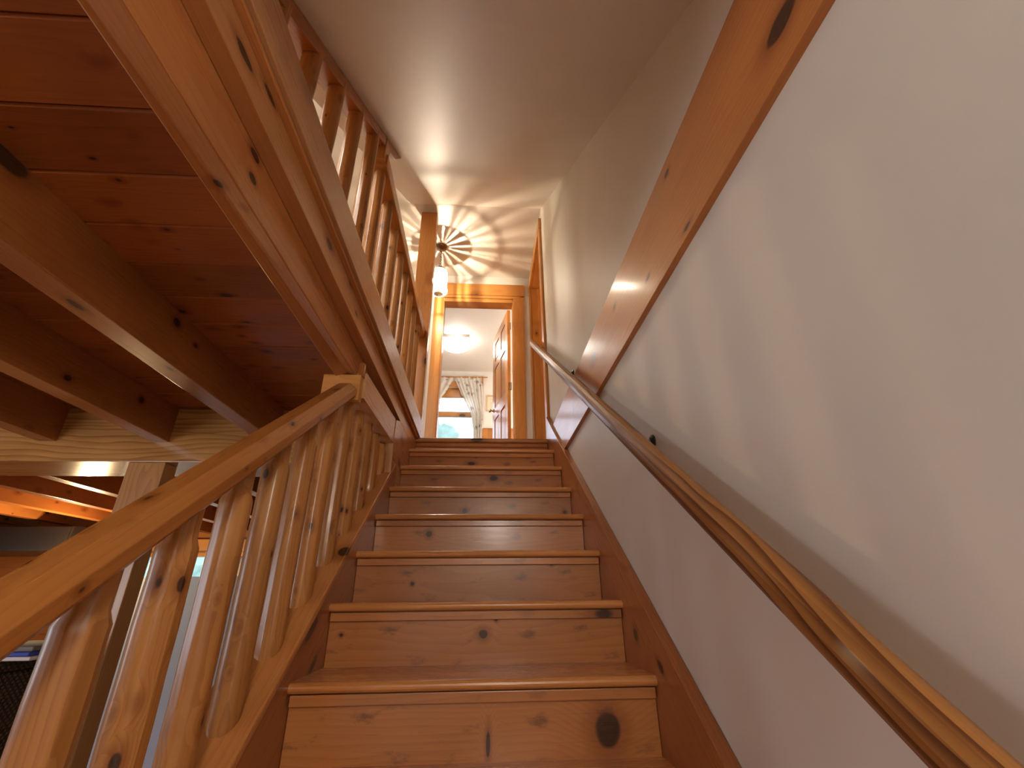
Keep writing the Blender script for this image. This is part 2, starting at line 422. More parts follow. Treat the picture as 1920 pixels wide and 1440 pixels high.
# plank ceiling of the lower room
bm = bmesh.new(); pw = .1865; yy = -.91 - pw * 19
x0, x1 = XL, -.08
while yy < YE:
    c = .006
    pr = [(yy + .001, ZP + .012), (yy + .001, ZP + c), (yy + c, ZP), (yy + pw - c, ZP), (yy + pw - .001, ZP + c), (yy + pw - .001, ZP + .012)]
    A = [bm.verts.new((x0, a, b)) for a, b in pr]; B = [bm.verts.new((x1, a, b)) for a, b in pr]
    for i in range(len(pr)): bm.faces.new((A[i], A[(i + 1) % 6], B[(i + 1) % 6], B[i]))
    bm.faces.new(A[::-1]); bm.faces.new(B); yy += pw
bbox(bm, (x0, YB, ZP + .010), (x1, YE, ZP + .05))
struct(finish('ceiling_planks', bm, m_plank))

# ================================================================== STAIRCASE
st = thing('staircase', (0.5, -1.3, ZL), 'straight flight of varnished knotty pine stairs with rounded nosings and closed stringers', 'staircase')
RK = {0: [(.857, .028, -.112, .036, .042), (.532, .028, -.136, .006, .03)], 1: [(.517, .294, .101, .016, .014), (.56, .294, .143, .006, .005), (.044, .294, .105, .006, .006)],
      2: [(.23, .56, .265, .007, .007), (.798, .56, .337, .009, .008)], 3: [(.254, .826, .489, .014, .015)], 4: [(.41, 1.092, .639, .015, .014), (.962, 1.092, .633, .011, .011), (.361, 1.092, .716, .026, .008)],
      5: [(.574, 1.358, .879, .026, .018)], 6: [(.424, 1.624, 1.043, .026, .012), (.819, 1.624, 1.095, .016, .010), (.459, 1.624, 1.089, .008, .006)]}
def nose_profile(depth, t, r=.013):
    # (local y = depth, local z = up): rounded front edge
    pts = []
    for i in range(9):
        a = PI / 2 + PI * i / 8
        pts.append((r + r * 1.0 * math.cos(a) , t / 2 * math.sin(a)))
    return pts + [(depth, -t / 2), (depth, t / 2)]
for k in range(-5, 8):
    zt = k * RISE; y = k * RUN; t = .026
    if k == 7: zt = 1.2875; t = .036
    depth = RUN + .05 if k < 7 else .06
    M = frame((0, y, zt), (1, 0, 0))
    mat = m_nose
    if k == 7: mat = wood('pine_nosing_landing', light=(0.500, 0.226, 0.074), dark=(0.340, 0.132, 0.038), knot_amt=.05, knots=wk([(.457, 1.862, 1.292, .05, .02)], M))
    prism('tread' if k < 7 else 'landing_nosing', nose_profile(depth, t), M, 1.0, mat, st, bevel=0)
    # cove strip under the nosing
    lbox('cove_strip', (.004, y + .012, zt - t / 2 - .029), (.996, y + .032, zt - t / 2 - .003), m_stair, st, 'x', .002)
    zb = (k - 1) * RISE + .013
    c = Vector((.5, y + .028 + .009, (zb + zt - t / 2) / 2))
    M = frame(c, (1, 0, 0)); bm = bmesh.new(); hz = (zt - t / 2 - zb) / 2
    bbox(bm, (-.4985, -.009, -hz), (.4985, .009, hz))
    mat = wood('pine_riser_%d' % (k + 5), **STAIR, scuff=.7, knot_amt=.05, knots=wk(RK[k], M)) if k in RK else m_stair
    finish('riser', bm, mat, st, M)
# stringers: local X follows the slope
def sloped(name, x0, x1, ctop, cbot, ya, yb, mat, parent, knots=None, bevel=.003, **kw):
    pts = [(x1, ya, ctop + SL * ya), (x1, yb, ctop + SL * yb), (x1, yb, cbot + SL * yb), (x1, ya, cbot + SL * ya)]
    M = frame((x1, 0, (ctop + cbot) / 2), (0, 1, SL))
    if knots: mat = wood(name + '_wood', knots=wk(knots, M), **kw)
    return plate(name, pts, (x0 - x1, 0, 0), mat, parent, M, bevel)
SK = dict(light=(0.360, 0.123, 0.033), dark=(0.230, 0.068, 0.017), knot_amt=.12)
sloped('stringer', XW - .001, 1.0, .15, -.30, -1.5, 1.9, m_str, st, [(1.0, .154, .103, .022, .018), (1.0, -.042, .039, .024, .012), (1.0, .216, .312, .02, .008)], **SK)
sloped('stringer', -.045, 0.0, .068, -.32, -1.5, 1.2, m_str, st, [(0, .123, .133, .055, .016), (0, .179, .034, .04, .012)], **SK)
sloped('stringer_cap', -.150, 0.003, .096, .066, -1.5, 1.16, m_str, st, [(-.012, .398, .377, .034, .022)], light=(0.470, 0.198, 0.059), dark=(0.310, 0.110, 0.032), knot_amt=.12, bevel=.006)
# panel that carries the stringer face up to the landing
plate('stringer_panel', [(0, 1.05, .80), (0, 1.05, 1.012), (0, 1.065, 1.15), (0, 1.19, 1.187), (0, 1.862, 1.187), (0, 1.862, .9), (0, 1.25, .60)], (-.045, 0, 0), m_fascia_lit, st, frame((0, 1.4, 1.1), (0, 1, 0)), .0015)
lbox('end_block', (-.13, 1.10, .86), (-.047, 1.2, 1.005), m_str, st, 'z', .002)

# ================================================================== STAIR RAILING (left)
TH = Vector((0, 1, SL)).normalized()
rl = thing('stair_railing', (-.06, -1.4, -.9), 'peeled log stair railing with thick rounded handrail, left of the steps', 'railing')
hc = .787
M = frame((-.062, -1.9, hc - SL * 1.9), (0, 1, SL))
hw, hh = .042, .036
L = (.312 + 1.9) * math.sqrt(1 + SL * SL)
def octr(hw, hh, c, sub=2):
    base = [(hw, -hh + c), (hw, hh - c * 1.2), (hw - c * .9, hh), (-hw + c * .9, hh), (-hw, hh - c * 1.2), (-hw, -hh + c), (-hw + c * 1.1, -hh), (hw - c * 1.1, -hh)]
    return base
bm = bmesh.new()
prof = octr(hw, hh, .022)
stations = [(0, 1)] + [(L - .05 + .05 * math.sin(a), math.cos(a) * .96 + .04) for a in (0, .3, .6, .9, 1.15, 1.4, PI / 2)]
rings = [[bm.verts.new((x, p[0] * (k * .35 + .65), p[1] * k)) for p in prof] for x, k in stations]
for A, B in zip(rings, rings[1:]):
    for i in range(8): bm.faces.new((A[i], A[(i + 1) % 8], B[(i + 1) % 8], B[i]))
bm.faces.new(rings[0][::-1]); bm.faces.new(rings[-1])
finish('handrail', bm, m_rail, rl, M, .007, False, 3)
bb = thing  # (alias kept short)
lbox('bracket_block', (-.168, .30, .957), (-.013, .345, 1.072), m_trim, rl, 'x', .003)

def log_wob(seed, amp=.012):
    rg = random.Random(seed * 77.7); n = rg.randint(8, 10); th = []
    a = rg.uniform(0, 1)
    for i in range(n): th.append((a, rg.uniform(.955, 1.0), rg.uniform(-.25, .25))); a += 2 * PI / n * rg.uniform(.75, 1.25)
    def f(a, t):
        q = 1.02
        for c, d, tw in th:
            cs = math.cos(a - c - tw * t)
            if cs > .3: q = min(q, d / cs)
        return q + amp * noise.noise(Vector((math.cos(a) * 1.5 + seed, math.sin(a) * 1.5, t * 7 + seed * 3)))
    return f
def stair_baluster(x, y, ledge, top, seed, r=.0345):
    """log standing on the sloping cap, shouldered to a tenon at the top; local X is the axis"""
    zb = .096 + SL * y
    M = frame((x, y, zb), (0, 0, 1), (1, 0, 0))   # local Z = world x, local Y = z cross x
    Ll, Lt = ledge - zb, top - zb
    n = 14
    pr = [(r * .93, 0), (r * 1.0, .007)] + [(r * (1.0 + .012 * math.sin(i * 1.7 + seed)), .03 + (Ll - .05) * i / n) for i in range(n + 1)]
    pr += [(r, Ll - .006), (r * .80, Ll + .012), (r * .79, Ll + .03), (r * .80, Lt)]
    bm = bmesh.new(); w = log_wob(seed); seg = 56; rings = []
    for j, (rr, t) in enumerate(pr):
        ring = []
        for i in range(seg):
            a = 2 * PI * i / seg; q = rr * w(a, t); ly, lz = q * math.cos(a), q * math.sin(a)
            P = M @ Vector((t, ly, lz)); dy = P.y - y
            tt = t + (SL * dy * max(0, 1 - j / 3) if j < 3 else 0)
            if j == len(pr) - 1 and y < .3: tt = t + SL * dy
            ring.append(bm.verts.new((tt, ly, lz)))
        rings.append(ring)
    for A, B in zip(rings, rings[1:]):
        for i in range(seg): bm.faces.new((A[i], A[(i + 1) % seg], B[(i + 1) % seg], B[i]))
    bm.faces.new(rings[0][::-1]); bm.faces.new(rings[-1])
    return finish('baluster', bm, m_log, rl, M, 0, True)
ys = [-.69, -.52, -.35, -.18, -.005, .165, .345, .52, .70, .875, 1.05]
for i, y in enumerate(ys):
    if y < .3: stair_baluster(-.068, y, .683 + SL * y, .77 + SL * y, i * 1.37 + .3)
    else: stair_baluster(-.068, y, .950, .995, i * 1.37 + .3, .033)

# ================================================================== UPPER FLOOR EDGE: trimmer beam, header, fascia boards
BK = [(-.045, -.681, 1.172, .022, .010), (-.045, -.663, 1.115, .018, .010), (-.089, -.701, 1.06, .014, .012), (-.06, -.636, 1.06, .010, .008)]
Mb = frame((-.0825, .2, 1.15), (0, 1, 0))
mb = wood('pine_trimmer', light=(.45, .175, .052), dark=(.31, .100, .027), knots=wk(BK, Mb), knot_amt=.12)
bm = bmesh.new(); I = Mb.inverted()
v8 = [(-.12, -1.4, 1.04), (-.045, -1.4, 1.028), (-.045, 1.10, 1.10), (-.12, 1.10, 1.075), (-.12, -1.4, ZP + .01), (-.045, -1.4, ZP + .01), (-.045, 1.10, ZP + .01), (-.12, 1.10, ZP + .01)]
vs = [bm.verts.new(I @ Vector(p)) for p in v8]
for f in ((0, 3, 2, 1), (4, 5, 6, 7), (0, 1, 5, 4), (1, 2, 6, 5), (2, 3, 7, 6), (3, 0, 4, 7)): bm.faces.new([vs[i] for i in f])
tag(finish('trimmer_beam', bm, mb, None, Mb, .004), 'long reddish beam under the left edge of the upper floor, above the handrail end', 'beam')
tag(plate('drop_board', [(0, .30, 1.135), (0, .345, 1.06), (0, .345, .980), (0, 1.05, 1.004), (0, 1.05, 1.145), (0, .375, 1.115), (0, .345, 1.135)][0:0] or [(-.002, .345, .982), (-.002, 1.049, 1.004), (-.002, 1.049, 1.150), (-.002, .345, 1.10)], (-.12, 0, 0), m_fascia_lit, None, frame((0, .7, 1.05), (0, 1, 0)), .002),
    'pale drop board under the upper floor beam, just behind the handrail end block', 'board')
lbox('stub_end', (-.030, .315, 1.072), (-.010, .343, 1.135), m_beam, rl, 'z', .001)
FK = [(0, -.288, 1.252, .03, .012), (0, -.042, 1.29, .022, .016), (0, -.866, 1.24, .035, .011), (0, -.758, 1.275, .03, .008), (0, .074, 1.228, .018, .006)]
Mf = frame((-.022, .2, 1.24), (0, 1, 0))
mf = wood('pine_floor_fascia_lit', light=(.48, .215, .078), dark=(.35, .138, .042), knots=wk(FK, Mf), knot_amt=.08)  # light falling on the floor edge is put into this paler pine
bm = bmesh.new(); bbox(bm, (-1.6, -.022, -.053), (1.69, .0225, .045))
for vv in bm.verts: pass
tag(finish('fascia_board', bm, mf, None, Mf, .002), 'knotty fascia board along the upper floor edge, between beam and gallery rail', 'board')
lbox_floor = tag(lbox('floor_edge_strip', (-.12, -1.4, 1.2865), (.018, 1.862, 1.2995), m_nose, None, 'y', .002), 'thin floor edge strip above the fascia board and under the gallery railing', 'strip')

# ================================================================== GALLERY RAILING (upper left)
gr = thing('gallery_railing', (-.05, .3, ZF), 'upper floor gallery railing of round log balusters beside the sloped ceiling', 'railing')
lbox('bottom_rail', (-.10, -1.25, 1.302), (.030, 1.985, 1.442), m_fascia_lit, gr, 'y', .003)
lbox('top_rail', (-.115, .245, 2.245), (-.018, 1.995, 2.335), m_trim, gr, 'y', .008)
# sloping head board under the ceiling
Ms = frame((-.075, 0, SC), (0, 1, SS))
bm = bmesh.new(); k1 = math.sqrt(1 + SS * SS); tk = .052
bbox(bm, (-1.25 * k1, -.0425, -tk), (.555 * k1, .0425, -.001))
for vv in bm.verts:
    if vv.co.x > 0 and vv.co.z < -.03: vv.co.x -= .19
finish('head_board', bm, m_beam, gr, Ms, .003)
lbox('rail_end_block', (-.10, .215, 2.27), (-.028, .30, 2.42), m_trim, gr, 'z', .003)
def gallery_baluster(y, top, seed):
    z0 = 1.442; r = .031; Lx = top - z0
    M = frame((-.060, y, z0), (0, 0, 1), (1, 0, 0))
    full = y > .2
    pr = [(r, 0)] + [(r * (1 + .012 * math.sin(i * 1.3 + seed)), Lx * i / 12) for i in range(1, 12)]
    pr += ([(r, Lx - .030), (r * .97, Lx - .022), (r * .80, Lx - .020), (r * .80, Lx + .02)] if full else [(r, Lx), (r, Lx + .045)])
    bm = bmesh.new(); w = log_wob(seed, .012); lathe_bm(bm, pr, 48, 'x', w)
    return finish('baluster', bm, m_log, gr, M, 0, True)
k = 0
for y, top in [(-.745, None), (-.545, None), (-.350, None), (-.145, None), (.090, None)] + [(.285 + .212 * i, 2.245) for i in range(8)]:
    if top is None: top = SC + SS * y - tk * k1 - .02
    gallery_baluster(y, top, 20 + k * 1.91); k += 1

# landing post
Mp = frame((-.0675, 2.045, 2.5), (0, 0, 1), (0, 1, 0))
bm = bmesh.new(); bbox(bm, (-(2.5 - ZF), -.0775, -.045), (ZC - 2.5, .0775, .045))
tag(finish('timber_post', bm, wood('pine_post', light=(0.520, 0.220, 0.061), dark=(0.350, 0.127, 0.032), knot_amt=.35), None, Mp, .004), 'square pine post from landing floor to ceiling at the end of the gallery railing', 'post')

# ================================================================== LOWER ROOM TIMBER
JG = 'ceiling joists over the lower room'
def joist(xa, xb, ya, yb, label, knots=None, mat=None):
    M = frame(((xa + xb) / 2, (ya + yb) / 2, (1.042 + ZP) / 2), (0, 1, 0))
    if knots: mat = wood('pine_joist_knots', **RED, knots=wk(knots, M), knot_amt=.3)
    bm = bmesh.new(); hl = (yb - ya) / 2; hx = (xb - xa) / 2; hz = (ZP - 1.042) / 2
    bbox(bm, (-hl, -hx, -hz), (hl, hx, hz + .002))
    return tag(finish('ceiling_joist', bm, mat or m_beam, None, M, .004), label, 'joist', JG)
joist(-.795, -.700, -2.2, 1.21, 'first dark pine joist left of the stairs, with a large knot on its underside', [(-.748, -.221, 1.045, .035, .012), (-.727, .215, 1.045, .022, .010), (-.7, .132, 1.203, .02, .018), (-.7, .273, 1.179, .014, .01)])
joist(-1.405, -1.310, -1.6, 1.21, 'second dark pine joist left of the stairs, ending on the pale beam', [(-1.31, .885, 1.179, .02, .018), (-1.31, .445, 1.10, .02, .014)])
joist(-2.03, -1.925, -1.4, 1.21, 'third dark pine joist, at the left edge, shortest one in front of the pale beam')
far = [(-2.05, 'deep red joist beyond the pale beam, nearest to the handrail'), (-2.66, 'second joist beyond the pale beam, with a pale underside'), (-3.27, 'third joist beyond the pale beam, with a bright lit lower edge'), (-3.89, 'fourth joist beyond the pale beam, lit yellow on its side'), (-4.50, 'fifth joist beyond the pale beam, lower and yellow'), (-5.11, 'sixth joist beyond the pale beam, just above the dark cabinet'), (-1.44, 'joist beyond the pale beam, seen behind the log balusters')]
for xr, lab in far: joist(xr - .095, xr, 1.53, YE - .002, lab)
Mo = frame((-3.1, 1.37, 1.09), (1, 0, 0))
bm = bmesh.new(); bbox(bm, (-3.1, -.18, -.165), (3.0, .18, .158))
tag(finish('cross_beam', bm, m_oak, None, Mo, .004), 'pale wide-grained oak cross beam under the dark joists', 'beam')
Mq = frame((-1.40, 1.255, -.15), (0, 0, 1), (0, 1, 0))
bm = bmesh.new(); bbox(bm, (-(1.22 - .15), -.10, -.055), (.925 + .15, .10, .055))
tag(finish('timber_post', bm, wood('oak_post', light=(0.440, 0.220, 0.079), dark=(0.300, 0.127, 0.042), knot_amt=.25, ring=.6), None, Mq, .004), 'square timber post under the pale cross beam, seen between the log balusters', 'post')
# horizontal log beam above the far window
tag(lbox('window_header', (FW0 - .3, YE - .14, FZ1 + .02), (FW1 + .3, YE - .002, FZ1 + .17), m_door, None, 'x', .01), 'bright orange timber header above the far lower window', 'beam')

# lower-room windows ---------------------------------------------------------
def window_unit(name, axis, pos, a0, a1, z0, z1, nm, mat=m_door, inward=1, pane=True):
    """plain framed window in a wall opening; axis is the wall normal"""
    w = struct(thing(name, (0, 0, 0)))
    def bx(n, u0, u1, za, zb, d0, d1, mt, gr):
        if axis == 'y': return lbox(n, (u0, pos + min(d0, d1), za), (u1, pos + max(d0, d1), zb), mt, w, gr if gr == 'z' else 'x', .002)
        return lbox(n, (pos + min(d0, d1), u0, za), (pos + max(d0, d1), u1, zb), mt, w, gr if gr == 'z' else 'y', .002)
    f = .05; s = inward
    bx('frame_side', a0, a0 + f, z0, z1, -.01 * s, .10 * s, mat, 'z'); bx('frame_side', a1 - f, a1, z0, z1, -.01 * s, .10 * s, mat, 'z')
    bx('frame_head', a0 + f, a1 - f, z1 - f, z1, -.01 * s, .10 * s, mat, 'h'); bx('frame_sill', a0 + f, a1 - f, z0, z0 + .03, -.01 * s, .10 * s, mat, 'h')
    for i in range(1, nm):
        u = a0 + (a1 - a0) * i / nm; bx('mullion', u - .025, u + .025, z0 + .03, z1 - f, .02 * s, .08 * s, mat, 'z')
    if pane:
        g = bx('glass_pane', a0 + f, a1 - f, z0 + .03, z1 - f, .045 * s, .049 * s, m_pane, 'h')
    return w
window_unit('window_2', 'y', YE, FW0, FW1, FZ0, FZ1, 3)
window_unit('window_3', 'x', XL, LW0, LW1, LZ0, LZ1, 3, inward=-1)
window_unit('window_4', 'y', YB, EW0, EW1, EZ0, EZ1, 2, inward=-1)

# dark cabinet, wicker chest and blankets -----------------------------------
cb = thing('wall_cabinet', (-5.0, 4.6, .70), 'dark glossy overhead cabinet below the lit joists at the far left', 'cabinet')
lbox('body', (XL + .002, 4.1, .70), (-4.02, 4.9, .96), m_cabinet, cb, 'x', .012)
lbox('door', (XL + .02, 4.085, .71), (-5.12, 4.10, .95), m_cabinet, cb, 'x', .006)
lbox('door', (-5.10, 4.085, .71), (-4.04, 4.10, .95), m_cabinet, cb, 'x', .006)
hp = thing('wicker_chest', (-1.75, .8, ZL), 'tall dark woven wicker chest behind the log balusters, bottom left', 'chest')
def rbox(name, a, b, mat, parent, bev, segs=4):
    a = Vector(a); b = Vector(b); bm = bmesh.new(); c = (a + b) / 2; h = (b - a) / 2
    bbox(bm, -h, h); return finish(name, bm, mat, parent, Matrix.Translation(c), bev, True, segs)
rbox('body', (-2.4, .62, ZL), (-1.36, 1.05, -.035), m_wicker, hp, .02)
rbox('lid', (-2.42, .60, -.035), (-1.34, 1.07, .012), m_wicker, hp, .012)
m_blue = plain('blue_cotton', (.03, .055, .30), rough=.7); m_grey = plain('grey_wool', (.16, .14, .125), rough=.8); m_pale = plain('pale_cotton', (.55, .50, .50), rough=.7)
def folded(name, a, b, mat, label):
    o = rbox(name, a, b, mat, None, .008, 3)
    return tag(o, label, 'blanket')
folded('folded_blanket', (-1.50, .64, .012), (-1.14 - .05, .98, .026), m_pale, 'pale folded blanket lowest on the wicker chest')
folded('folded_blanket', (-1.48, .64, .026), (-1.20, .96, .042), m_blue, 'blue folded blanket in the middle of the wicker chest stack')
folded('folded_blanket', (-1.46, .65, .042), (-1.20, .95, .060), m_grey, 'grey folded blanket topmost on the wicker chest')

# ================================================================== RIGHT WALL
Mt = frame((1.025, .2, 1.205), (0, 1, 0))
RB = [(1.015, -1.039, 1.135, .045, .022), (1.015, -.568, 1.312, .016, .008), (1.015, -.61, 1.072, .02, .006), (1.015, -.333, 1.128, .016, .007), (1.015, .016, 1.255, .018, .010), (1.015, .93, 1.17, .016, .016)]
mt = wood('pine_wall_band', light=(.48, .185, .048), dark=(.34, .112, .027), knots=wk(RB, Mt), knot_amt=.12, rough=.38, coat=.22)
bm = bmesh.new(); bbox(bm, (-2.6, -.0105, -.155), (1.68, .010, .150))
o = finish('trim_1', bm, mt, None, Mt, .0015); struct(o)
hr = thing('wall_handrail', (.96, .5, .9), 'slim dark-grained oak handrail on the right wall', 'handrail')
Mh = frame((.958, -1.75, .764 - SL * 1.75), (0, 1, SL))
hp_ = []
for i in range(14):
    a = 2 * PI * i / 14; hp_.append((.0235 * math.cos(a) * (1.0 if abs(math.sin(a)) > .4 else 1.0), .034 * math.copysign(abs(math.sin(a)) ** .8, math.sin(a))))
prism('rail', hp_, Mh, (2.33 + 1.75) * math.sqrt(1 + SL * SL), m_oakrail, hr, .0)
for yb in (-1.35, -.13, .95, 2.02):
    zc = .764 + SL * yb
    bm = bmesh.new()
    tube_bm(bm, [(.968, yb, zc - .022), (.985, yb, zc - .030), (1.010, yb, zc - .030), (1.034, yb, zc - .022)], .007)
    br = finish('bracket', bm, m_black, hr, None, 0, True)
    bm = bmesh.new(); lathe_bm(bm, [(.024, 0), (.024, .004), (.018, .008), (.012, .012)], 20)
    finish('wall_plate', bm, m_black, br, frame((1.0345 if yb < 1.9 else 1.0125, yb, zc - .022), (0, 1, 0), (-1, 0, 0)), 0, True)

# doorway in the right wall: casing, jambs and closed door
d2 = struct(thing('door_2', (XW, 2.475, ZF)))
cz = 3.60; xa, xb = 1.013, XW - .0005
lbox('casing_side', (xa, 1.93, ZF), (xb, DY0 + .012, DZ1 + .0), m_door, d2, 'z', .004)
lbox('casing_side', (xa, DY1 - .012, ZF), (xb, 2.985, DZ1), m_door, d2, 'z', .004)
lbox('casing_head', (xa - .004, 1.92, DZ1 - .012), (xb, 2.992, cz), m_door, d2, 'y', .004)
lbox('jamb', (XW + .001, DY0, ZF), (XW + .139, DY0 + .02, DZ1 - .02), m_door, d2, 'z', .001)
lbox('jamb', (XW + .001, DY1 - .02, ZF), (XW + .139, DY1, DZ1 - .02), m_door, d2, 'z', .001)
lbox('jamb_head', (XW + .001, DY0, DZ1 - .02), (XW + .139, DY1, DZ1), m_door, d2, 'y', .001)
lbox('door_stop', (XW + .07, DY1 - .034, ZF), (XW + .10, DY1 - .02, DZ1 - .02), m_door, d2, 'z', .001)
lbox('leaf', (XW + .10, DY0 + .02, ZF + .005), (XW + .137, DY1 - .02, DZ1 - .022), m_door, d2, 'z', .002)
# short return of the casing at the skirting
tag(lbox('skirting_return', (1.014, 1.868, ZF + .001), (XW - .001, 1.928, ZF + .075), m_str, None, 'y', .003), 'short skirting piece at the foot of the right doorway casing', 'trim')

# ================================================================== BEDROOM DOORWAY
d1 = struct(thing('door_1', (.42, 3.0, ZF)))
yf = 2.978
lbox('casing_side', (JX0 - .118, yf, ZF), (JX0 - .008, 3.0, 3.40), m_door, d1, 'z', .004)
lbox('casing_side', (JX1 + .008, yf, ZF), (JX1 + .130, 3.0, 3.40), m_door, d1, 'z', .004)
lbox('casing_head', (JX0 - .128, yf - .006, 3.415), (JX1 + .140, 3.0, 3.575), m_door, d1, 'x', .004)
lbox('casing_bead', (JX0 - .10, yf - .002, 3.375), (JX1 + .10, 3.0, 3.412), m_door, d1, 'x', .006)
lbox('jamb', (JX0 - .02, 2.985, ZF), (JX0, 3.125, JZ + .02), m_door, d1, 'z', .001)
lbox('jamb', (JX1, 2.985, ZF), (JX1 + .02, 3.125, JZ + .02), m_door, d1, 'z', .001)
lbox('jamb_head', (JX0, 2.985, JZ), (JX1, 3.125, JZ + .045), m_door, d1, 'x', .001)
# leaf, swung into the bedroom: local x = width from the hinge, y = thickness, z = up
hx, hy = .800, 3.128; ex, ey = .652, 3.875
dv = Vector((ex - hx, ey - hy, 0)); W = dv.length
Ml = frame((hx, hy, ZF + .01), dv)                 # local X along width
H = JZ - ZF - .02; T = .036
G90 = Matrix.Rotation(-PI / 2, 4, 'Y')             # local X -> up
def dbox(bm, x0, x1, z0, z1, y0, y1): bbox(bm, (x0, y0, z0), (x1, y1, z1))
bm = bmesh.new(); sw = .115; mid = W / 2; ms = .05
rails = [(0, .21), (.83, .98), (1.52, 1.62), (H - .12, H)]
for (a, b) in ((0, sw), (W - sw, W)): dbox(bm, a, b, 0, H, 0, T)
for (a, b) in rails: dbox(bm, sw, W - sw, a, b, 0, T)
pz = [(rails[i][1], rails[i + 1][0]) for i in range(3)]
for (a, b) in pz: dbox(bm, mid - ms, mid + ms, a, b, 0, T)
bmesh.ops.transform(bm, matrix=Matrix(((0, 0, 1, 0), (0, 1, 0, 0), (-1, 0, 0, 0), (0, 0, 0, 1))), verts=bm.verts)
Mleaf = Ml @ Matrix(((0, 0, -1, 0), (0, 1, 0, 0), (1, 0, 0, 0), (0, 0, 0, 1)))
leaf = finish('leaf', bm, m_door, d1, Mleaf, .003)
for (a, b) in pz:
    for (u0, u1) in ((sw, mid - ms), (mid + ms, W - sw)):
        bm = bmesh.new(); e = .03
        for y0_, y1_, yo in ((T * .3, T * .7, 0),):
            A = [bm.verts.new((z, y0_, -u)) for u, z in ((u0, a), (u1, a), (u1, b), (u0, b))]
            B = [bm.verts.new((z, y1_, -u)) for u, z in ((u0, a), (u1, a), (u1, b), (u0, b))]
            A2 = [bm.verts.new((z, T * .12, -u)) for u, z in ((u0 + e, a + e), (u1 - e, a + e), (u1 - e, b - e), (u0 + e, b - e))]
            B2 = [bm.verts.new((z, T * .88, -u)) for u, z in ((u0 + e, a + e), (u1 - e, a + e), (u1 - e, b - e), (u0 + e, b - e))]
            for i in range(4):
                j = (i + 1) % 4
                bm.faces.new((A[i], A[j], A2[j], A2[i])); bm.faces.new((B[i], B[j], B2[j], B2[i])); bm.faces.new((A[i], A[j], B[j], B[i]))
            bm.faces.new(A2); bm.faces.new(B2)
        finish('raised_panel', bm, m_door, leaf, Mleaf)
bm = bmesh.new()
kx = W - .06
for sgn, y_ in ((1, T), (-1, 0)):
    prk = [(.026, 0), (.026, .004), (.010, .010), (.009, .030), (.020, .038), (.026, .050), (.022, .060), (.006, .064)]
    b2_ = bmesh.new(); lathe_bm(b2_, prk, 18)
    R = Matrix.Translation((kx, y_, .97)) @ Matrix.Rotation(-sgn * PI / 2, 4, 'X')
    finish('knob', b2_, m_nickel, leaf, Ml @ R, 0, True)
for hz in (.22, 1.0, 1.78):
    b2_ = bmesh.new(); lathe_bm(b2_, [(.007, -.045), (.007, .045)], 12); bbox(b2_, (-.001, -.005, -.043), (.003, .030, .043))
    finish('hinge', b2_, m_nickel, leaf, Ml @ Matrix.Translation((-.006, -.002 + T * 0, hz)))

# ================================================================== LANDING LANTERN
LX, LY = .012, 2.50
la = thing('pendant_lantern', (LX, LY, ZC), 'small glass lantern hanging on a chain from the landing ceiling beside the post', 'lamp')
bm = bmesh.new(); lathe_bm(bm, [(.058, -.001), (.060, -.008), (.050, -.018), (.042, -.020), (.030, -.030), (.012, -.034), (.008, -.044)], 28)
finish('canopy', bm, m_brass, la, Matrix.Translation((LX, LY, ZC)), 0, True)
bm = bmesh.new()
z = ZC - .055; i = 0
while z > 3.435:
    torus_bm(bm, (LX, LY, z), .012, .0028, (1, 0, 0) if i % 2 else (0, 1, 0), 1.0, 12, 5); z -= .0165; i += 1
finish('chain', bm, m_brass, la, None, 0, True)
ZT, ZB = 3.375, 3.145
bm = bmesh.new(); lathe_bm(bm, [(.006, ZT + .065), (.010, ZT + .055), (.022, ZT + .05), (.026, ZT + .035), (.028, ZT + .028)], 20)
finish('cap', bm, m_brass, la, Matrix.Translation((LX, LY, 0)), 0, True)
# crown of uneven petals: the gaps throw the star on the ceiling
random.seed(11); a = 0.0; bm = bmesh.new()
while a < 2 * PI - .12:
    wd = random.uniform(.10, .42); gp = random.uniform(.05, .26)
    n = 4
    for t in range(n):
        a0 = a + wd * t / n; a1 = a + wd * (t + 1) / n
        p = [(.026, ZT + .034), (.060, ZT + .012), (.082, ZT - .012)]
        for (r0, z0), (r1, z1) in zip(p, p[1:]):
            q = [bm.verts.new((r * math.cos(aa), r * math.sin(aa), zz)) for r, zz, aa in ((r0, z0, a0), (r0, z0, a1), (r1, z1, a1), (r1, z1, a0))]
            bm.faces.new(q)
            q2 = [bm.verts.new((r * math.cos(aa), r * math.sin(aa), zz - .002)) for r, zz, aa in ((r0, z0, a0), (r0, z0, a1), (r1, z1, a1), (r1, z1, a0))]
            bm.faces.new(q2[::-1])
    a += wd + gp
finish('crown', bm, m_brass, la, Matrix.Translation((LX, LY, 0)))
bm = bmesh.new()
prg = [(.078, ZT - .015), (.082, ZT - .05), (.084, ZT - .12), (.080, ZT - .20), (.088, ZB - .005), (.094, ZB - .03), (.080, ZB - .055), (.040, ZB - .075)]
rr = lathe_bm(bm, prg, 48, 'z', lambda a, t: 1 + .02 * math.cos(a * 12))
finish('glass_shade', bm, m_lampglass, la, Matrix.Translation((LX, LY, 0)), 0, True)
bm = bmesh.new()
for zz, R in ((ZT - .07, .087), (ZT - .15, .087), (ZT - .015, .083)): torus_bm(bm, (LX, LY, zz), R, .0022, (0, 0, 1), 1.0, 28, 5)
for i in range(6):
    aa = i * PI / 3 + .25; tube_bm(bm, [(LX + .087 * math.cos(aa), LY + .087 * math.sin(aa), ZT - .015), (LX + .088 * math.cos(aa), LY + .088 * math.sin(aa), ZB + .02)], .0018, 5)
finish('wire_cage', bm, m_black, la, None, 0, True)
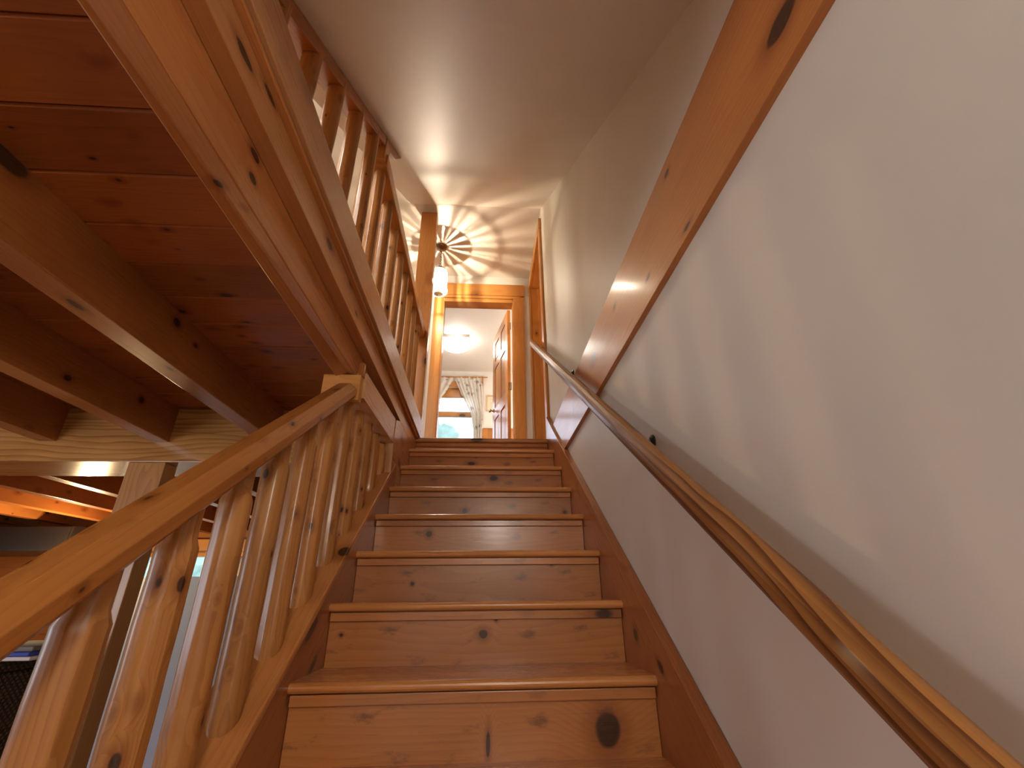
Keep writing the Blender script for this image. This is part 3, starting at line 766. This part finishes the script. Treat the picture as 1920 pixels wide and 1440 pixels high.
bm = bmesh.new(); lathe_bm(bm, [(.004, ZB - .02), (.020, ZB - .012), (.026, ZB + .004), (.020, ZB + .018), (.012, ZB + .03), (.012, ZB + .06)], 18)
finish('lamp_holder', bm, m_brass, la, Matrix.Translation((LX, LY, 0)), 0, True)
bm = bmesh.new(); bmesh.ops.create_icosphere(bm, subdivisions=2, radius=.005)
finish('bulb', bm, emit('bulb_glow', (1, .85, .66), 60000), la, Matrix.Translation((LX, LY, 3.245)), 0, True)

# ================================================================== BEDROOM CONTENTS
cl = thing('ceiling_light', (.08, 4.5, ZC), 'glowing shallow glass bowl light on the bedroom ceiling', 'lamp')
rbox('base_plate', (-.11, 4.36, ZC - .045), (.27, 4.68, ZC - .001), m_fixt, cl, .006)
bm = bmesh.new(); lathe_bm(bm, [(.165, -.075), (.195, -.085), (.200, -.10), (.185, -.122), (.14, -.145), (.08, -.16), (.02, -.165)], 40)
finish('glass_bowl', bm, emit('bowl_glow', (1, .95, .86), 15), cl, Matrix.Translation((.08, 4.52, ZC)), 0, True)
bm = bmesh.new(); lathe_bm(bm, [(.010, -.180), (.014, -.172), (.010, -.163)], 14)
finish('finial', bm, m_nickel, cl, Matrix.Translation((.08, 4.52, ZC)), 0, True)
# window_1
w1 = struct(thing('window_1', (-.11, BY, WZ0)))
yo = BY - .018
lbox('casing_head', (WX0 - .09, yo, WZ1 - .01), (WX1 + .09, BY, WZ1 + .085), m_trim, w1, 'x', .004)
lbox('casing_side', (WX0 - .09, yo, WZ0 - .06), (WX0 + .005, BY, WZ1 - .01), m_trim, w1, 'z', .004)
lbox('casing_side', (WX1 - .005, yo, WZ0 - .06), (WX1 + .09, BY, WZ1 - .01), m_trim, w1, 'z', .004)
lbox('sill', (WX0 - .1, yo - .03, WZ0 - .02), (WX1 + .1, BY + .14, WZ0 + .02), m_trim, w1, 'x', .004)
for nm, za, zb, dy in (('sash_upper', 2.895, WZ1, .075), ('sash_lower', WZ0 + .02, 2.975, .035)):
    yy0, yy1 = BY + dy, BY + dy + .035
    top = .175 if nm == 'sash_upper' else .08
    bm = bmesh.new(); bot = .08 if nm == 'sash_upper' else .09
    bbox(bm, (WX0, yy0, za), (WX0 + .06, yy1, zb)); bbox(bm, (WX1 - .06, yy0, za), (WX1, yy1, zb))
    bbox(bm, (WX0 + .06, yy0, zb - top), (WX1 - .06, yy1, zb)); bbox(bm, (WX0 + .06, yy0, za), (WX1 - .06, yy1, za + bot))
    sh = finish(nm, bm, m_trim, w1, None, .003)
    lbox('glass_pane', (WX0 + .06, yy0 + .015, za + bot), (WX1 - .06, yy0 + .019, zb - top), m_pane, sh, 'x', 0)
# curtain rod and curtains
cr = thing('curtain_rod', (0, BY - .06, 3.565), 'slim wooden curtain rod above the bedroom window', 'curtain rod')
bm = bmesh.new(); lathe_bm(bm, [(.0115, -.82), (.0115, .56)], 14, 'x'); finish('rod', bm, m_trim, cr, Matrix.Translation((0, BY - .06, 3.565)), 0, True)
for bxp in (.475, -.72): lbox('rod_bracket', (bxp - .012, BY - .085, 3.45), (bxp + .012, BY - .001, 3.575), m_trim, cr, 'z', .004)
def curtain(name, label, top0, top1, rows, seed):
    """rows: (z, xleft, xright) down the drop"""
    nu = 70; bm = bmesh.new(); g = []
    for ri, (z, a, b) in enumerate(rows):
        row = []
        for i in range(nu + 1):
            u = i / nu; x = a + (b - a) * u
            wv = math.sin(u * 2 * PI * 7 + seed) * .016 + math.sin(u * 2 * PI * 3.1 + seed * 2) * .010
            row.append(bm.verts.new((x, BY - .058 + wv * (.5 if ri < 2 else 1), z + .006 * math.sin(u * 40 + seed) * (1 if ri == 0 else 0))))
        g.append(row)
    for A, B in zip(g, g[1:]):
        for i in range(nu): bm.faces.new((A[i], A[i + 1], B[i + 1], B[i]))
    o = finish(name, bm, m_curtain, None, None, 0, True)
    md = o.modifiers.new('thick', 'SOLIDIFY'); md.thickness = .0015
    return tag(o, label, 'curtain', )
def lerp_rows(keys, n=26):
    out = []; z0, z1 = keys[0][0], keys[-1][0]
    for i in range(n + 1):
        z = z0 + (z1 - z0) * i / n
        for (za, a0, b0), (zb, a1, b1) in zip(keys, keys[1:]):
            if za >= z >= zb:
                t = (za - z) / (za - zb) if za > zb else 0; out.append((z, a0 + (a1 - a0) * t, b0 + (b1 - b0) * t)); break
    return out
curtain('curtain', 'floral grey-leaf voile curtain tied back at the right of the bedroom window', 0, 0, lerp_rows([(3.583, .0, .48), (3.53, .01, .475), (3.25, .13, .49), (2.90, .30, .50), (2.60, .345, .485), (2.1, .36, .47), (1.5, .36, .48)]), .4)
curtain('curtain', 'floral grey-leaf voile curtain swept left at the bedroom window, half hidden by the casing', 0, 0, lerp_rows([(3.583, -.72, -.0), (3.53, -.715, -.01), (3.30, -.72, -.12), (3.05, -.73, -.29), (2.60, -.72, -.55), (2.1, -.71, -.58), (1.5, -.72, -.58)]), 1.7)
# framed picture
pf = thing('picture_frame', (.64, BY, 3.12), 'small pale gilt framed print on the bedroom wall, half behind the door', 'picture')
px0, px1, pz0, pz1 = .546, .80, 2.975, 3.262
bm = bmesh.new(); fw = .026
for a, b in (((px0, px0 + fw), (pz0, pz1)), ((px1 - fw, px1), (pz0, pz1)), ((px0 + fw, px1 - fw), (pz1 - fw, pz1)), ((px0 + fw, px1 - fw), (pz0, pz0 + fw))): bbox(bm, (a[0], BY - .022, b[0]), (a[1], BY - .001, b[1]))
finish('frame', bm, m_frame, pf, None, .004)
bm = bmesh.new(); bbox(bm, (px0 + fw, BY - .012, pz0 + fw), (px1 - fw, BY - .001, pz1 - fw)); finish('mount', bm, m_mat, pf)
bm = bmesh.new(); bbox(bm, (px0 + .072, BY - .0135, pz0 + .075), (px1 - .072, BY - .0121, pz1 - .075)); pr_ = finish('print', bm, m_paper, pf)
bm = bmesh.new(); q = .004
X0, X1, Z0, Z1 = px0 + .062, px1 - .062, pz0 + .065, pz1 - .065
for a, b in (((X0, X0 + q), (Z0, Z1)), ((X1 - q, X1), (Z0, Z1)), ((X0, X1), (Z1 - q, Z1)), ((X0, X1), (Z0, Z0 + q))): bbox(bm, (a[0], BY - .0132, b[0]), (a[1], BY - .0119, b[1]))
finish('mount_line', bm, m_frame, pf)
# wainscot
wn = struct(thing('trim_2', (1.2, BY, ZF)))
bm = bmesh.new(); xx = .49; 
while xx < BX1:
    bbox(bm, (xx, BY - .018, ZF), (min(xx + .088, BX1), BY - .001, 2.665)); xx += .0885
finish('wainscot_boards', bm, wood('pine_wainscot', light=(0.500, 0.209, 0.053), dark=(0.330, 0.116, 0.027), plank=(0, .0885, .49), knot_amt=.3), wn, None, .003)
bm = bmesh.new(); bbox(bm, (.48, BY - .045, 2.665), (BX1, BY - .001, 2.706)); finish('cap_rail', bm, m_fixt, wn, None, .006)

# ================================================================== LIGHT
def area(name, loc, rot, sx, sy, power, col, portal=False):
    d = bpy.data.lights.new(name, 'AREA'); d.shape = 'RECTANGLE'; d.size = sx; d.size_y = sy; d.energy = power; d.color = col
    if portal: d.cycles.is_portal = True
    o = bpy.data.objects.new(name, d); o.location = loc; o.rotation_euler = rot; COL.objects.link(o); return o
def point(name, loc, power, col, r):
    d = bpy.data.lights.new(name, 'POINT'); d.energy = power; d.color = col; d.shadow_soft_size = r
    o = bpy.data.objects.new(name, d); o.location = loc; COL.objects.link(o); return o
area('portal_left', (XL - .16, (LW0 + LW1) / 2, (LZ0 + LZ1) / 2), (0, -PI / 2, 0), LZ1 - LZ0, LW1 - LW0, 1, (1, 1, 1), True)
area('portal_far', ((FW0 + FW1) / 2, YE + .16, (FZ0 + FZ1) / 2), (-PI / 2, 0, 0), FW1 - FW0, FZ1 - FZ0, 1, (1, 1, 1), True)
area('portal_back', ((EW0 + EW1) / 2, YB - .16, (EZ0 + EZ1) / 2), (PI / 2, 0, 0), EW1 - EW0, EZ1 - EZ0, 1, (1, 1, 1), True)
area('portal_bedroom', ((WX0 + WX1) / 2, BY + .16, (WZ0 + WZ1) / 2), (-PI / 2, 0, 0), WX1 - WX0, WZ1 - WZ0, 1, (1, 1, 1), True)
point('gallery_lamp', (-1.1, -.8, 3.3), 48, (1, .93, .84), .20)
point('entry_ceiling_lamp', (.70, -2.9, .95), 50, (1, .92, .81), .15)
point('kitchen_lamp', (-3.75, 3.75, .52), 75, (1, .72, .38), .06)
point('left_daylight_fill', (-2.8, -1.1, .22), 66, (.86, .90, 1.0), .50)  # added fill, out of view: stands in for daylight from the left windows
point('bedroom_fill', (1.65, 4.3, 2.4), 44, (1, .95, .86), .1)  # added fill, unseen behind the wall, brightens the bedroom ceiling

wd = bpy.data.worlds.new('outdoors'); S.world = wd; wd.use_nodes = True
n = wd.node_tree.nodes; l = wd.node_tree.links; bg = n['Background']
class _W: pass
wn_ = NT(wd)
gd = wn_.new('ShaderNodeTexCoord').outputs['Generated']
el = wn_.sep(gd)[2]
nz = wn_.noise(gd, 9, 5); n3 = wn_.noise(gd, 30, 4)
trees = wn_.mix(wn_.rng(n3, .35, .65), rgb((.03, .06, .06)), rgb((.085, .14, .14)))
gap = wn_.rng(wn_.m('ADD', nz, wn_.m('MULTIPLY', el, .6)), .58, .69, 0, 1, True)
gap = wn_.m('MULTIPLY', gap, wn_.rng(el, .04, .14, 0, 1, True))
c = wn_.mix(gap, trees, rgb((.76, .83, 1.0)))
wn_.put(bg.inputs[0], c); bg.inputs[1].default_value = 6.5

# ================================================================== CAMERA
p, yaw, roll, F = .43108, .0670, -.01062, 856.0
f = Vector((math.sin(yaw) * math.cos(p), math.cos(yaw) * math.cos(p), math.sin(p)))
r = Vector((math.cos(yaw), -math.sin(yaw), 0)); u = r.cross(f)
r2 = r * math.cos(roll) + u * math.sin(roll); u2 = u * math.cos(roll) - r * math.sin(roll)
cam = bpy.data.cameras.new('camera'); co = bpy.data.objects.new('camera', cam); COL.objects.link(co)
Mc = Matrix.Identity(4)
for i in range(3): Mc[i][0] = r2[i]; Mc[i][1] = u2[i]; Mc[i][2] = -f[i]; Mc[i][3] = (CX, CY, CZ)[i]
co.matrix_world = Mc
cam.sensor_fit = 'HORIZONTAL'; cam.sensor_width = 36; cam.lens = F / 1920 * 36; cam.clip_start = .02
S.camera = co
S.view_settings.view_transform = 'Standard'; S.view_settings.look = 'None'; S.view_settings.gamma = 1; S.view_settings.use_curve_mapping = False
S.view_settings.exposure = 0.4
S.cycles.use_denoising = True
S.cycles.max_bounces = 10; S.cycles.diffuse_bounces = 5; S.cycles.transparent_max_bounces = 10
S.cycles.sample_clamp_indirect = 6
